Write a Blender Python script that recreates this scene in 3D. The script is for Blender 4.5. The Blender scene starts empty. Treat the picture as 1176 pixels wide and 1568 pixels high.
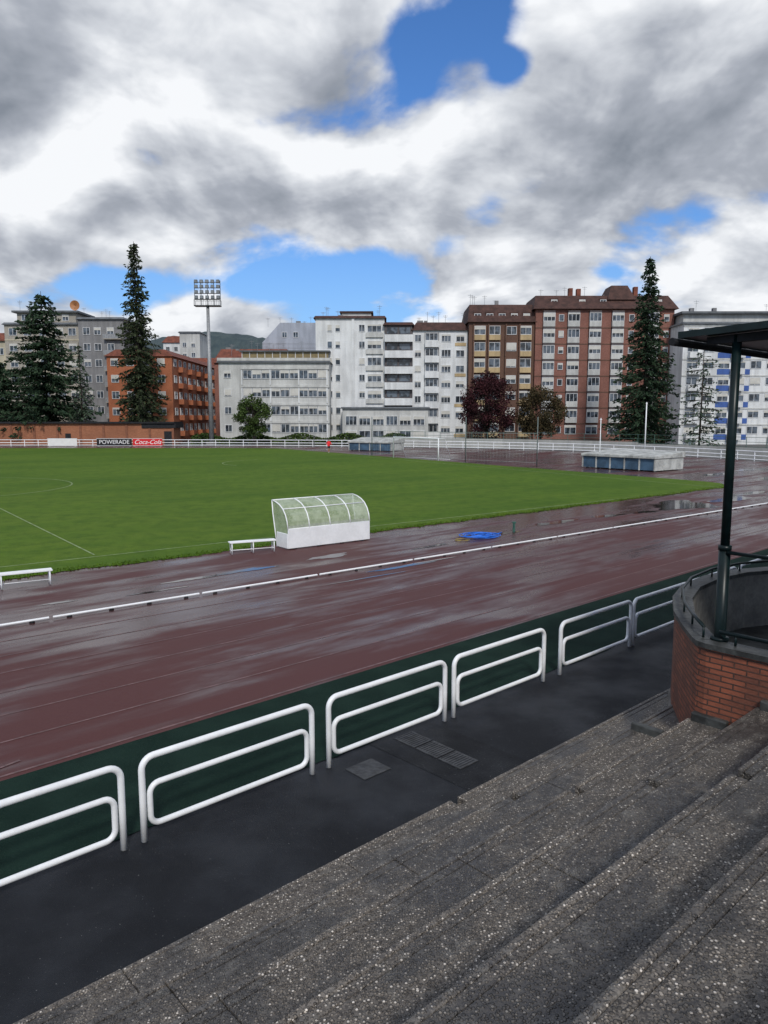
import bpy, math, random
from mathutils import Vector, Matrix
random.seed(7)
R=math.radians
scene=bpy.context.scene
ANG=R(42.4)
def P(s,t): return (math.cos(ANG)*s-math.sin(ANG)*t, math.sin(ANG)*s+math.cos(ANG)*t)

# ------------------------------------------------------------ node helpers
def nn(nt,typ,ins=None,**props):
    n=nt.nodes.new(typ)
    for k,v in props.items(): setattr(n,k,v)
    for k,v in (ins or {}).items():
        if isinstance(v,bpy.types.NodeSocket): nt.links.new(v,n.inputs[k])
        else: n.inputs[k].default_value=v
    return n
def c4(c): return (c[0],c[1],c[2],1)
def newmat(name):
    m=bpy.data.materials.new(name); m.use_nodes=True
    nt=m.node_tree
    return m,nt,nt.nodes['Principled BSDF']
def math_(nt,op,a,b=0.0,clamp=False):
    return nn(nt,'ShaderNodeMath',{0:a,1:b},operation=op,use_clamp=clamp).outputs[0]
def maprange(nt,v,a,b,c=0.0,d=1.0,smooth=True):
    return nn(nt,'ShaderNodeMapRange',{'Value':v,'From Min':a,'From Max':b,'To Min':c,'To Max':d},
              interpolation_type='SMOOTHSTEP' if smooth else 'LINEAR').outputs[0]
def mixc(nt,f,a,b,blend='MIX'):
    return nn(nt,'ShaderNodeMixRGB',{'Fac':f,'Color1':a,'Color2':b},blend_type=blend).outputs[0]
def pos(nt): return nt.nodes.new('ShaderNodeNewGeometry').outputs['Position']
def mapping(nt,v,rot=0,scale=(1,1,1)):
    r=nn(nt,'ShaderNodeMapping',{'Vector':v,'Rotation':(0,0,rot)}).outputs[0] if rot else v
    return nn(nt,'ShaderNodeVectorMath',{0:r,1:scale},operation='MULTIPLY').outputs[0]
def noise(nt,v,scale,detail=4,rough=.55,dist=0.0):
    return nn(nt,'ShaderNodeTexNoise',{'Vector':v,'Scale':scale,'Detail':detail,'Roughness':rough,'Distortion':dist}).outputs[0]
def bump(nt,h,strength=.3,dist=.02):
    return nn(nt,'ShaderNodeBump',{'Height':h,'Strength':strength,'Distance':dist}).outputs[0]

def simple(name,col,rough=.7,var=.2,scale=1.5,metal=0,fine=12,bmp=0,ior=1.45,spec=.5):
    m,nt,b=newmat(name)
    p=pos(nt)
    n1=noise(nt,p,scale,4); n2=noise(nt,p,fine,2)
    f=math_(nt,'ADD',math_(nt,'MULTIPLY',n1,.7),math_(nt,'MULTIPLY',n2,.3))
    f=maprange(nt,f,.35,.65)
    lo=[c*(1-var) for c in col]; hi=[min(1,c*(1+var)) for c in col]
    nt.links.new(mixc(nt,f,c4(lo),c4(hi)),b.inputs['Base Color'])
    b.inputs['Roughness'].default_value=rough; b.inputs['Metallic'].default_value=metal; b.inputs['IOR'].default_value=ior
    b.inputs['Specular IOR Level'].default_value=spec
    if bmp: nt.links.new(bump(nt,n2,bmp,.02),b.inputs['Normal'])
    return m
def facademat(name,col,var=.12,rough=.8):
    m,nt,b=newmat(name)
    p=pos(nt)
    n1=noise(nt,mapping(nt,p,0,(1.2,1.2,.12)),1,4)
    n2=noise(nt,p,.25,4); n3=noise(nt,p,5,3)
    f=math_(nt,'ADD',math_(nt,'MULTIPLY',n1,.45),math_(nt,'ADD',math_(nt,'MULTIPLY',n2,.35),math_(nt,'MULTIPLY',n3,.2)))
    f=maprange(nt,f,.38,.62)
    nt.links.new(mixc(nt,f,c4([c*(1-var*1.6) for c in col]),c4([min(1,c*(1+var)) for c in col])),b.inputs['Base Color'])
    b.inputs['Roughness'].default_value=rough
    return m

# ------------------------------------------------------------ materials
def m_track():
    m,nt,b=newmat('wet_track_rubber'); p=pos(nt)
    q=mapping(nt,p,-ANG,(1,1,1))
    big=noise(nt,mapping(nt,q,0,(.10,.34,1)),1,4,.5,.4)
    mid=noise(nt,mapping(nt,q,0,(.38,1.2,1)),1,5,.6,.3)
    fine=noise(nt,p,55,3)
    streak=noise(nt,mapping(nt,q,0,(.06,2.4,1)),1,1)
    w=math_(nt,'ADD',math_(nt,'MULTIPLY',big,.54),math_(nt,'ADD',math_(nt,'MULTIPLY',mid,.28),math_(nt,'MULTIPLY',streak,.18)))
    t_=nn(nt,'ShaderNodeSeparateXYZ',{0:q}).outputs[1]
    w=math_(nt,'ADD',w,maprange(nt,t_,14,21,-.012,.03))
    wet=maprange(nt,w,.44,.585)
    col=mixc(nt,wet,c4((.094,.030,.028)),c4((.062,.026,.027)))
    col=mixc(nt,math_(nt,'MULTIPLY',maprange(nt,streak,.4,.7),.4),col,c4((.088,.036,.034)))
    col=mixc(nt,math_(nt,'MULTIPLY',fine,.35),col,c4((.028,.012,.012)))
    nt.links.new(col,b.inputs['Base Color'])
    nt.links.new(math_(nt,'SUBTRACT',.56,math_(nt,'MULTIPLY',wet,.36)),b.inputs['Roughness'])
    nt.links.new(math_(nt,'ADD',.20,math_(nt,'MULTIPLY',wet,.50)),b.inputs['Specular IOR Level'])
    bs=math_(nt,'MULTIPLY',fine,math_(nt,'SUBTRACT',1.15,wet))
    nt.links.new(bump(nt,bs,.45,.006),b.inputs['Normal'])
    return m
def m_puddle():
    m,nt,b=newmat('puddle_water'); p=pos(nt)
    b.inputs['Base Color'].default_value=(.035,.027,.03,1)
    b.inputs['Roughness'].default_value=.05; b.inputs['Specular IOR Level'].default_value=.9
    nt.links.new(bump(nt,noise(nt,p,6,3),.03,.01),b.inputs['Normal'])
    return m
def m_grass():
    m,nt,b=newmat('grass_turf'); p=pos(nt)
    q=mapping(nt,p,-R(39.5),(1,1,1))
    a=noise(nt,p,.09,4); c=noise(nt,p,1.2,5,.65); d=noise(nt,p,22,3,.7)
    st=noise(nt,mapping(nt,q,0,(.03,.45,1)),1,3)
    col=mixc(nt,maprange(nt,a,.35,.65),c4((.066,.130,.013)),c4((.094,.163,.017)))
    col=mixc(nt,math_(nt,'MULTIPLY',maprange(nt,st,.4,.62),.5),col,c4((.120,.180,.023)))
    col=mixc(nt,math_(nt,'MULTIPLY',maprange(nt,c,.4,.68),.6),col,c4((.044,.095,.010)))
    col=mixc(nt,math_(nt,'MULTIPLY',maprange(nt,d,.45,.7),.6),col,c4((.030,.068,.008)))
    nt.links.new(col,b.inputs['Base Color'])
    b.inputs['Roughness'].default_value=.85; b.inputs['Specular IOR Level'].default_value=.10
    nt.links.new(bump(nt,d,.7,.04),b.inputs['Normal'])
    return m
def m_turfstrip():
    m,nt,b=newmat('dark_artificial_turf'); p=pos(nt)
    a=noise(nt,p,1.3,4); d=noise(nt,p,70,3,.7)
    col=mixc(nt,maprange(nt,a,.35,.65),c4((.005,.018,.013)),c4((.009,.026,.019)))
    col=mixc(nt,math_(nt,'MULTIPLY',maprange(nt,d,.52,.7),.6),col,c4((.024,.052,.040)))
    nt.links.new(col,b.inputs['Base Color']); b.inputs['Roughness'].default_value=.9; b.inputs['Specular IOR Level'].default_value=.12
    nt.links.new(bump(nt,d,.9,.012),b.inputs['Normal'])
    return m
def m_asphalt(name='wet_asphalt',base=.0105):
    m,nt,b=newmat(name); p=pos(nt)
    a=noise(nt,p,.7,5); d=noise(nt,p,75,3,.6)
    col=mixc(nt,maprange(nt,a,.3,.7),c4((base*.8,base*.9,base*1.15)),c4((base*1.3,base*1.5,base*1.95)))
    col=mixc(nt,math_(nt,'MULTIPLY',maprange(nt,d,.5,.75),.5),col,c4((.035,.038,.044)))
    sp=math_(nt,'MULTIPLY',maprange(nt,noise(nt,p,42,2),.715,.75),.9)
    col=mixc(nt,sp,col,c4((.28,.28,.28)))
    nt.links.new(col,b.inputs['Base Color'])
    nt.links.new(maprange(nt,a,.35,.65,.65,.50),b.inputs['Roughness'])
    nt.links.new(maprange(nt,a,.38,.65,.17,.27),b.inputs['Specular IOR Level'])
    nt.links.new(bump(nt,d,.9,.009),b.inputs['Normal'])
    return m
def m_agg(name='exposed_aggregate_concrete',k=1.0):
    m,nt,b=newmat(name); p=pos(nt)
    q=mapping(nt,p,-ANG,(1,1,1))
    v=nn(nt,'ShaderNodeTexVoronoi',{'Vector':p,'Scale':44.0,'Randomness':1.0})
    v2=nn(nt,'ShaderNodeTexVoronoi',{'Vector':p,'Scale':85.0})
    peb=maprange(nt,v.outputs['Distance'],.55,.30)
    rnd=nn(nt,'ShaderNodeSeparateColor',{0:v.outputs['Color']}).outputs[0]
    rnd2=nn(nt,'ShaderNodeSeparateColor',{0:v2.outputs['Color']}).outputs[1]
    big=noise(nt,mapping(nt,q,0,(.55,1.5,1)),1,7,.70,.5)
    med=noise(nt,p,6,5,.7)
    pc=nn(nt,'ShaderNodeValToRGB',{0:rnd}); cr=pc.color_ramp
    cr.elements[0].position=0; cr.elements[0].color=(.030,.026,.022,1)
    cr.elements[1].position=1; cr.elements[1].color=(.52,.48,.43,1)
    e=cr.elements.new(.5); e.color=(.105,.090,.074,1); e=cr.elements.new(.8); e.color=(.20,.176,.148,1)
    base=mixc(nt,rnd2,c4((.024,.021,.019)),c4((.105,.093,.080)))
    col=mixc(nt,math_(nt,'MULTIPLY',peb,.9),base,pc.outputs[0])
    col=mixc(nt,math_(nt,'MULTIPLY',maprange(nt,big,.44,.58),.70),col,c4((.020,.0195,.020)))
    col=mixc(nt,math_(nt,'MULTIPLY',maprange(nt,med,.50,.72),.45),col,c4((.125,.120,.110)))
    col=mixc(nt,1.0,col,c4((k,k,k)),'MULTIPLY')
    nt.links.new(col,b.inputs['Base Color'])
    nt.links.new(maprange(nt,big,.4,.62,.7,.33),b.inputs['Roughness'])
    nt.links.new(bump(nt,math_(nt,'ADD',peb,math_(nt,'MULTIPLY',med,1.2)),1.0,.012),b.inputs['Normal'])
    return m
def m_brickuv(name):
    m,nt,b=newmat(name)
    uv=nn(nt,'ShaderNodeTexCoord').outputs['UV']; p=pos(nt)
    br=nn(nt,'ShaderNodeTexBrick',{'Vector':uv,'Color1':c4((.27,.078,.040)),'Color2':c4((.12,.038,.025)),'Mortar':c4((.026,.021,.02)),
        'Scale':1.0,'Mortar Size':.010,'Mortar Smooth':.25,'Bias':-.1,'Brick Width':.30,'Row Height':.07})
    n1=noise(nt,p,2.5,5); n2=noise(nt,p,30,3)
    col=mixc(nt,math_(nt,'MULTIPLY',maprange(nt,n1,.42,.65),.6),br.outputs[0],c4((.07,.028,.02)))
    col=mixc(nt,math_(nt,'MULTIPLY',n2,.2),col,c4((.42,.17,.10)))
    nt.links.new(col,b.inputs['Base Color']); b.inputs['Roughness'].default_value=.6
    h=math_(nt,'ADD',math_(nt,'MULTIPLY',br.outputs['Fac'],-1.0),math_(nt,'MULTIPLY',n2,.4))
    nt.links.new(bump(nt,h,1.0,.014),b.inputs['Normal'])
    return m
def m_brickfar(name,c1,c2):
    m,nt,b=newmat(name); p=pos(nt)
    n1=noise(nt,mapping(nt,p,0,(3.5,3.5,12)),1,3,.7); n2=noise(nt,p,.3,4)
    col=mixc(nt,maprange(nt,n1,.35,.65),c4(c1),c4(c2))
    col=mixc(nt,math_(nt,'MULTIPLY',maprange(nt,n2,.4,.65),.35),col,c4([x*.6 for x in c1]))
    nt.links.new(col,b.inputs['Base Color']); b.inputs['Roughness'].default_value=.85
    return m
def m_foliage(name,lo,hi,sc=.45):
    m,nt,b=newmat(name); p=pos(nt)
    a=noise(nt,p,sc,4); d=noise(nt,p,3.5,3)
    f=math_(nt,'ADD',math_(nt,'MULTIPLY',a,.5),math_(nt,'MULTIPLY',d,.5))
    nt.links.new(mixc(nt,maprange(nt,f,.36,.64),c4(lo),c4(hi)),b.inputs['Base Color'])
    b.inputs['Roughness'].default_value=.8; b.inputs['Specular IOR Level'].default_value=.15
    return m
def m_poly():
    m,nt,b=newmat('translucent_polycarbonate')
    out=nt.nodes['Material Output']
    b.inputs['Base Color'].default_value=(.66,.72,.58,1); b.inputs['Roughness'].default_value=.22
    tr=nn(nt,'ShaderNodeBsdfTransparent',{'Color':(.88,.93,.84,1)})
    p=pos(nt)
    n=noise(nt,p,2.0,3); s=noise(nt,p,14,3)
    f=math_(nt,'ADD',maprange(nt,n,.3,.7,.26,.50),math_(nt,'MULTIPLY',maprange(nt,s,.5,.7),.10))
    mx=nn(nt,'ShaderNodeMixShader',{0:f,1:tr.outputs[0],2:b.outputs[0]})
    nt.links.new(mx.outputs[0],out.inputs[0])
    return m
def m_pane(name='window_glass',c=(.045,.055,.068)):
    m,nt,b=newmat(name); p=pos(nt)
    n=noise(nt,p,.8,2)
    nt.links.new(mixc(nt,maprange(nt,n,.4,.6),c4([x*.5 for x in c]),c4([x*2.4 for x in c])),b.inputs['Base Color'])
    b.inputs['Roughness'].default_value=.12; b.inputs['Specular IOR Level'].default_value=.6
    return m

WHITE=simple('white_paint',(.84,.86,.88),.35,.06,2)
WHITEF=simple('white_frame',(.64,.65,.66),.5,.08,2)
TRACK=m_track(); PUD=m_puddle(); GRASS=m_grass(); TSTRIP=m_turfstrip(); ASPH=m_asphalt(); AGG=m_agg(k=1.5); NOSE=m_agg('worn_nosing_concrete',1.95)
BRICK=m_brickuv('red_brick'); GLASS=m_pane(); POLY=m_poly()
CONC=simple('grey_concrete',(.16,.155,.145),.8,.3,2,bmp=.4)
CONCD=simple('dark_damp_concrete',(.045,.048,.047),.5,.5,2.5,bmp=.6)
GREEN=simple('dark_green_paint',(.004,.012,.013),.35,.3,3,spec=.35)
METAL=simple('galvanised_metal',(.28,.29,.30),.5,.2,3,metal=.3)
DARK=simple('dark_grey',(.020,.021,.024),.7,.3,3,spec=.2)
SHUT=simple('roller_shutter',(.52,.51,.47),.6,.1,1)
BARK=simple('bark',(.035,.028,.022),.9,.4,3)
ROOFB=simple('brown_roof_tile',(.060,.028,.022),.8,.35,1.0,fine=5)
ROOFR=simple('red_roof_tile',(.16,.05,.03),.8,.35,1.0,fine=5)
ROOFG=simple('grey_roof_sheet',(.10,.11,.12),.6,.25,1.0)
BLUE=simple('blue_plastic',(.02,.16,.70),.4,.15,3)
YEL=simple('yellow_plastic',(.34,.26,.07),.5,.25,3)

# ------------------------------------------------------------ mesh builder
class MB:
    def __init__(s,owner): s.o=owner; s.v=[]; s.f=[]; s.uv=None; s.smooth=False
    def add(s,vs,fs):
        n=len(s.v); T=s.o.T
        for v in vs:
            w=T@Vector(v) if T is not None else Vector(v)
            s.v.append(tuple(w))
        for f in fs: s.f.append([i+n for i in f])
    def box(s,x0,x1,y0,y1,z0,z1):
        s.add([(x0,y0,z0),(x1,y0,z0),(x1,y1,z0),(x0,y1,z0),(x0,y0,z1),(x1,y0,z1),(x1,y1,z1),(x0,y1,z1)],
              [(3,2,1,0),(4,5,6,7),(0,1,5,4),(1,2,6,5),(2,3,7,6),(3,0,4,7)])
    def frustum(s,x0,x1,y0,y1,z0,z1,ix,iy):
        s.add([(x0,y0,z0),(x1,y0,z0),(x1,y1,z0),(x0,y1,z0),(x0+ix,y0+iy,z1),(x1-ix,y0+iy,z1),(x1-ix,y1-iy,z1),(x0+ix,y1-iy,z1)],
              [(3,2,1,0),(4,5,6,7),(0,1,5,4),(1,2,6,5),(2,3,7,6),(3,0,4,7)])
    def poly(s,pts): s.add(pts,[tuple(range(len(pts)))])
    def tube(s,pts,r,seg=8,closed=False,r2=None,caps=True):
        pts=[Vector(p) for p in pts]; n=len(pts); vs=[]; fs=[]
        prev=None
        for i,p in enumerate(pts):
            if closed: t=(pts[(i+1)%n]-pts[i-1])
            else: t=pts[min(i+1,n-1)]-pts[max(i-1,0)]
            t.normalize()
            if prev is None:
                ref=Vector((0,0,1)) if abs(t.z)<.9 else Vector((1,0,0))
                a=t.cross(ref).normalized()
            else:
                a=(prev-t*prev.dot(t)).normalized()
            prev=a; b=t.cross(a)
            rr=r if r2 is None else r+(r2-r)*i/max(1,n-1)
            for k in range(seg):
                an=2*math.pi*k/seg
                vs.append(tuple(p+a*math.cos(an)*rr+b*math.sin(an)*rr))
        m=n if closed else n-1
        for i in range(m):
            j=(i+1)%n
            for k in range(seg):
                k2=(k+1)%seg
                fs.append((i*seg+k,i*seg+k2,j*seg+k2,j*seg+k))
        if not closed and caps:
            fs.append(tuple(reversed(range(seg)))); fs.append(tuple((n-1)*seg+k for k in range(seg)))
        s.add(vs,fs)
class Obj:
    def __init__(s,name,loc=(0,0,0),rz=0):
        s.name=name; s.T=None; s.parts={}
        s.e=bpy.data.objects.new(name,None); s.e.empty_display_size=.3
        s.e.location=loc; s.e.rotation_euler=(0,0,rz)
        scene.collection.objects.link(s.e)
    def part(s,pn,mat,smooth=False,bevel=0):
        if pn not in s.parts:
            mb=MB(s); mb.smooth=smooth; mb.mat=mat; mb.bevel=bevel; s.parts[pn]=mb
        return s.parts[pn]
    def done(s):
        for pn,mb in s.parts.items():
            if not mb.f: continue
            me=bpy.data.meshes.new(pn); me.from_pydata(mb.v,[],mb.f); me.materials.append(mb.mat)
            if mb.smooth: me.polygons.foreach_set('use_smooth',[True]*len(me.polygons))
            if mb.uv:
                l=me.uv_layers.new(name='UVMap')
                for i,u in enumerate(mb.uv): l.data[i].uv=u
            o=bpy.data.objects.new(pn,me); scene.collection.objects.link(o); o.parent=s.e
            if mb.bevel:
                b=o.modifiers.new('bevel','BEVEL'); b.width=mb.bevel; b.segments=2; b.limit_method='ANGLE'
        return s.e
def single(name,verts,faces,mat,smooth=False):
    me=bpy.data.meshes.new(name); me.from_pydata(verts,[],faces); me.materials.append(mat)
    if smooth: me.polygons.foreach_set('use_smooth',[True]*len(me.polygons))
    o=bpy.data.objects.new(name,me); scene.collection.objects.link(o); return o
def sheet(name,pts,z,mat): return single(name,[(p[0],p[1],z) for p in pts],[tuple(range(len(pts)))],mat)

# ------------------------------------------------------------ camera
cam=bpy.data.cameras.new('camera'); co=bpy.data.objects.new('camera',cam); scene.collection.objects.link(co)
co.location=(0,0,5.0); co.rotation_euler=(R(90-7.263),0,0)
cam.sensor_fit='VERTICAL'; cam.sensor_height=36; cam.lens=25.94; cam.clip_end=6000; cam.clip_start=.05
scene.camera=co
scene.view_settings.view_transform='Standard'; scene.view_settings.look='None'; scene.view_settings.exposure=0

# ------------------------------------------------------------ sky + sun
SUN_AZ=R(172); SUN_EL=R(40)
w=bpy.data.worlds.new('World'); scene.world=w; w.use_nodes=True
nt=w.node_tree; bg=nt.nodes['Background']; STR=.1
sky=nn(nt,'ShaderNodeTexSky',sky_type='NISHITA'); sky.sun_disc=False; sky.sun_elevation=SUN_EL; sky.sun_rotation=SUN_AZ
sky.air_density=1.0; sky.dust_density=.5; sky.ozone_density=2.0
d=nn(nt,'ShaderNodeVectorMath',{0:nn(nt,'ShaderNodeTexCoord').outputs['Generated']},operation='NORMALIZE').outputs[0]
sp=nn(nt,'ShaderNodeSeparateXYZ',{0:d})
zc=math_(nt,'MAXIMUM',sp.outputs[2],0.0)
den=math_(nt,'ADD',zc,.40)
px=math_(nt,'DIVIDE',sp.outputs[0],den); py=math_(nt,'DIVIDE',sp.outputs[1],den)
pv=nn(nt,'ShaderNodeCombineXYZ',{0:px,1:py,2:0.0}).outputs[0]
def dirv(az,el): a,e=R(az),R(el); return (math.sin(a)*math.cos(e),math.cos(a)*math.cos(e),math.sin(e))
def blob(az,el,rx,rz):
    s=nn(nt,'ShaderNodeVectorMath',{0:d,1:dirv(az,el)},operation='SUBTRACT').outputs[0]
    k=(1/math.sin(R(rx)),1/math.sin(R(max(rx,rz)*1.6)),1/math.sin(R(rz)))
    s=nn(nt,'ShaderNodeVectorMath',{0:s,1:k},operation='MULTIPLY').outputs[0]
    l=nn(nt,'ShaderNodeVectorMath',{0:s},operation='LENGTH').outputs['Value']
    return maprange(nt,l,1.0,0.0)
def acc(lst):
    t=None
    for (az,el,rx,rz,wt) in lst:
        v=math_(nt,'MULTIPLY',blob(az,el,rx,rz),wt)
        t=v if t is None else math_(nt,'ADD',t,v)
    return t
def cn(off,det=7,sc=2.9,ro=.54):
    v=nn(nt,'ShaderNodeVectorMath',{0:pv,1:off},operation='ADD').outputs[0]
    return noise(nt,v,sc,det,ro,.25)
n0=cn((3.1,7.7,0)); n1=cn((3.1-.045,7.7-.085,0),5,2.9,.52); n0s=cn((3.1,7.7,0),5,2.9,.52)
gaps=acc([(2.2,25,3.0,3.6,-.26),(6.6,26.5,4.0,2.8,-.30),(9.0,23.6,2.4,1.6,-.22),(4.5,30,3.8,3,-.24),(-19,9.4,8,2.2,-.24),(-8,9.8,9,2.5,-.28),(-1,10.8,6,2.6,-.24),
          (4.5,12.6,2.6,1.5,-.14),(-19.5,16.4,3,1.0,-.12),(0,7.5,10,1.5,-.10),(16.5,10.3,2.5,.9,-.12),
          (-14,23,15,7,.22),(-26,25,8,7,.24),(-26,19,8,5,.30),(20,20,13,9,.22),(-12,15.0,16,3.2,.2),(7.5,9.8,5,2.2,.28),(24,11,8,3.5,.26),(16,11,5,3,.10),(-26,11.5,6,3,.14),(5,18.5,9,4,.20),(13,14,7,3.4,.26),(0,30,4,3,.15)])
D=math_(nt,'ADD',math_(nt,'ADD',n0,gaps),.07)
cov=maprange(nt,D,.46,.60)
rel=math_(nt,'MULTIPLY',math_(nt,'SUBTRACT',n0s,n1),2.9)
br=acc([(-13,25,14,7,.30),(-24,20,8,4,.12),(5,20,6,3,.22),(7.5,10.6,4,2,.32),(25,12,8,2.6,.32),(-25,14,7,2.6,.30),(-8,31,16,5,.25),(-17,12.2,8,1.6,.22),(4,7.0,12,1.6,.2),
        (18,19,12,5,-.15),(-9,16.0,12,2.6,-.20),(-22,11,7,1.4,-.10),(13,13,8,2.2,-.16),(20,27,10,4,.02),(-12,12.3,6,1.4,.1),(-2,22,6,3,-.04),(-22,29,8,4,.12)])
thick=maprange(nt,D,.55,.9)
B=math_(nt,'ADD',math_(nt,'ADD',.70,rel),math_(nt,'ADD',br,math_(nt,'MULTIPLY',thick,-.20)))
B=math_(nt,'ADD',B,math_(nt,'MULTIPLY',math_(nt,'SUBTRACT',noise(nt,pv,6.5,6,.58,.4),.5),.78),clamp=True)
rp=nn(nt,'ShaderNodeValToRGB',{0:B}); cr=rp.color_ramp
cr.elements[0].position=.05; cr.elements[0].color=(.24,.27,.32,1)
cr.elements[1].position=1.0; cr.elements[1].color=(.93,.95,.98,1)
e=cr.elements.new(.42); e.color=(.40,.43,.49,1); e=cr.elements.new(.75); e.color=(.68,.71,.76,1)
cl=nn(nt,'ShaderNodeVectorMath',{0:rp.outputs[0],1:(1/STR,)*3},operation='MULTIPLY').outputs[0]
skyc=mixc(nt,1.0,sky.outputs[0],c4((.58,.95,1.42)),'MULTIPLY')
skyc=mixc(nt,maprange(nt,zc,.30,.05,0,.45),skyc,c4((3.6,5.3,7.4)))
fin=mixc(nt,cov,skyc,cl)
nt.links.new(fin,bg.inputs[0]); bg.inputs[1].default_value=STR
ld=bpy.data.lights.new('sun','SUN'); ld.energy=2.3; ld.angle=R(7); ld.color=(1,.95,.88)
lo=bpy.data.objects.new('sun',ld); scene.collection.objects.link(lo)
sd=Vector((math.sin(SUN_AZ)*math.cos(SUN_EL),math.cos(SUN_AZ)*math.cos(SUN_EL),math.sin(SUN_EL)))
lo.rotation_euler=sd.to_track_quat('Z','Y').to_euler(); lo.location=(0,-20,60)

# ------------------------------------------------------------ ground sheets
GR=simple('grey_pavement',(.10,.10,.095),.85,.25,.2,fine=3)
sheet('ground',[(3000*math.cos(2*math.pi*i/48),3000*math.sin(2*math.pi*i/48)) for i in range(48)],-.02,GR)
FENCE=[(-120,132),(-30,132),(-20,131.2),(-10,129.5),(-2,127.5),(5,125),(13,121.8),(20,118),(26,113.8),(31,109),(35,103.5),(38.5,97.5),(41.5,91),(44.2,84),(47,76),(50,69),(54,63.2)]
trk=[P(-90,10.7),P(78,10.7)]+FENCE[::-1]
sheet('running_track',trk,.004,TRACK)
sheet('walkway',[P(-60,4),P(80,4),P(80,8.35),P(-60,8.35)],.0,ASPH)
pts=[P(-60+i*.25,8.22+random.uniform(-.03,.03)+.03*math.sin(i*.23)) for i in range(561)]
sheet('turf_strip',pts+[P(80,10.72),P(-60,10.72)],.009,TSTRIP)
near=[]
for i in range(520):
    s=-60+i*.225
    near.append(P(s,24.85-.04*s+random.uniform(-.09,.09)+.07*math.sin(s*.9)+.05*math.sin(s*2.3)))
near=[p for p in near if p[0]<25.0]
gp=near+[(25.6,55.2),(25.9,56.6),(25.4,58.2)]+[(25.4+(-17.3-25.4)*i/30.0+random.uniform(-.06,.06),58.2+(122-58.2)*i/30.0) for i in range(1,31)]+[(-24,123.5),(-120,123.5)]
sheet('grass_field',gp,.02,GRASS)
gf=[];gfF=[]; r=random.Random(8)
for i in range(9000):
    p=near[r.randrange(120,len(near))]; q=r.random()**2*.5
    x=p[0]-.6*q+r.uniform(-.12,.12); y=p[1]+.75*q+r.uniform(-.12,.12); h=r.uniform(.03,.08); a=r.uniform(0,6.28); wd=.03
    n=len(gf); gf+= [(x-wd*math.cos(a),y-wd*math.sin(a),.015),(x+wd*math.cos(a),y+wd*math.sin(a),.015),(x+r.uniform(-.04,.04),y+r.uniform(-.04,.04),.015+h)]; gfF.append((n,n+1,n+2))
single('grass_fringe',gf,gfF,GRASS)
PM=simple('worn_pitch_marking',(.20,.27,.12),.8,.35,3)
pm=Obj('pitch_marking')
ln=pm.part('lines',PM)
def strip(mb,a,b,wd,z):
    a=Vector(a);b=Vector(b); t=(b-a).normalized(); n=Vector((-t.y,t.x))*wd/2
    mb.poly([(a.x-n.x,a.y-n.y,z),(b.x-n.x,b.y-n.y,z),(b.x+n.x,b.y+n.y,z),(a.x+n.x,a.y+n.y,z)])
strip(ln,(-33,9),(24.3,52.9),.08,.026)
strip(ln,(-10.6,26.6),(-54,83.5),.07,.031)
strip(ln,(24.2,53.0),(-17,119),.11,.031)
cc=(-32.2,52.5)
for i in range(60):
    a=2*math.pi*i/60;b=2*math.pi*(i+1)/60
    strip(ln,(cc[0]+9.15*math.cos(a),cc[1]+9.15*math.sin(a)),(cc[0]+9.15*math.cos(b),cc[1]+9.15*math.sin(b)),.11,.036)
for i in range(14):
    a=2.2+i*.13
    strip(ln,(-11+7*math.cos(a),83+7*math.sin(a)),(-11+7*math.cos(a+.13),83+7*math.sin(a+.13)),.12,.036)
pm.done()
LM=simple('worn_lane_line',(.13,.07,.068),.45,.4,3)
lm=Obj('lane_marking'); l=lm.part('lines',LM)
for i in range(1,7):
    f=i/7
    strip(l,P(-20,10.9+(20.2-10.9)*f),P(48,10.9+(16.4-10.9)*f),.04,.009)
strip(l,P(-20,10.86),P(60,10.86),.05,.009)
strip(l,(-5.6,9.95),(-5.35,10.3),.05,.0125)
lm.done()
kb=Obj('track_kerb'); k=kb.part('rail',WHITE); kf=kb.part('feet',DARK)
s=-18
while s<50:
    a=P(s,19.18-.0587*s); b=P(s+3.9,19.18-.0587*(s+3.9))
    A=Vector((a[0],a[1],.07));Bv=Vector((b[0],b[1],.07)); k.tube([A,Bv],.032,6)
    for q in (.1,.37,.63,.9):
        c=A.lerp(Bv,q); kf.box(c.x-.05,c.x+.05,c.y-.05,c.y+.05,.004,.05)
    s+=4.0
kb.done()
def puddle(cx,cy,a,b,rot,seed,z=.012):
    rr=random.Random(seed); ph=[rr.uniform(0,6.28) for _ in range(5)]
    pts=[]
    for i in range(70):
        t=2*math.pi*i/70
        r=1+.22*math.sin(2*t+ph[0])+.17*math.sin(3*t+ph[1])+.13*math.sin(5*t+ph[2])+.08*math.sin(9*t+ph[3])+.05*math.sin(15*t+ph[4])
        x=a*r*math.cos(t); y=b*r*math.sin(t)
        pts.append((cx+x*math.cos(rot)-y*math.sin(rot),cy+x*math.sin(rot)+y*math.cos(rot)))
    sheet('puddle',pts,z,PUD)
for i,(x,y,a,b) in enumerate([(17.2,42.3,2.8,1.3),(21.6,45.6,2.0,.8),(1.0,24.9,1.9,.13),(-4.6,23.9,.9,.22),(8.3,35.2,1.3,.35),(-8.9,19.6,.5,.08),(-2.0,26.4,1.0,.22),(-6.6,21.0,.8,.08),(24.5,49,1.8,.5),(5.3,31.9,.8,.25),(11.5,37.6,1.2,.3),(-.5,22.8,1.4,.05),(14,39.2,.9,.3),(-6.0,22.6,.7,.16),(1.9,28.6,.8,.15),(33,62,3,1.0),(30,66,2.2,.7),(36,72,3,.8)]):
    puddle(x,y,a,b,R(40),i)

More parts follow.
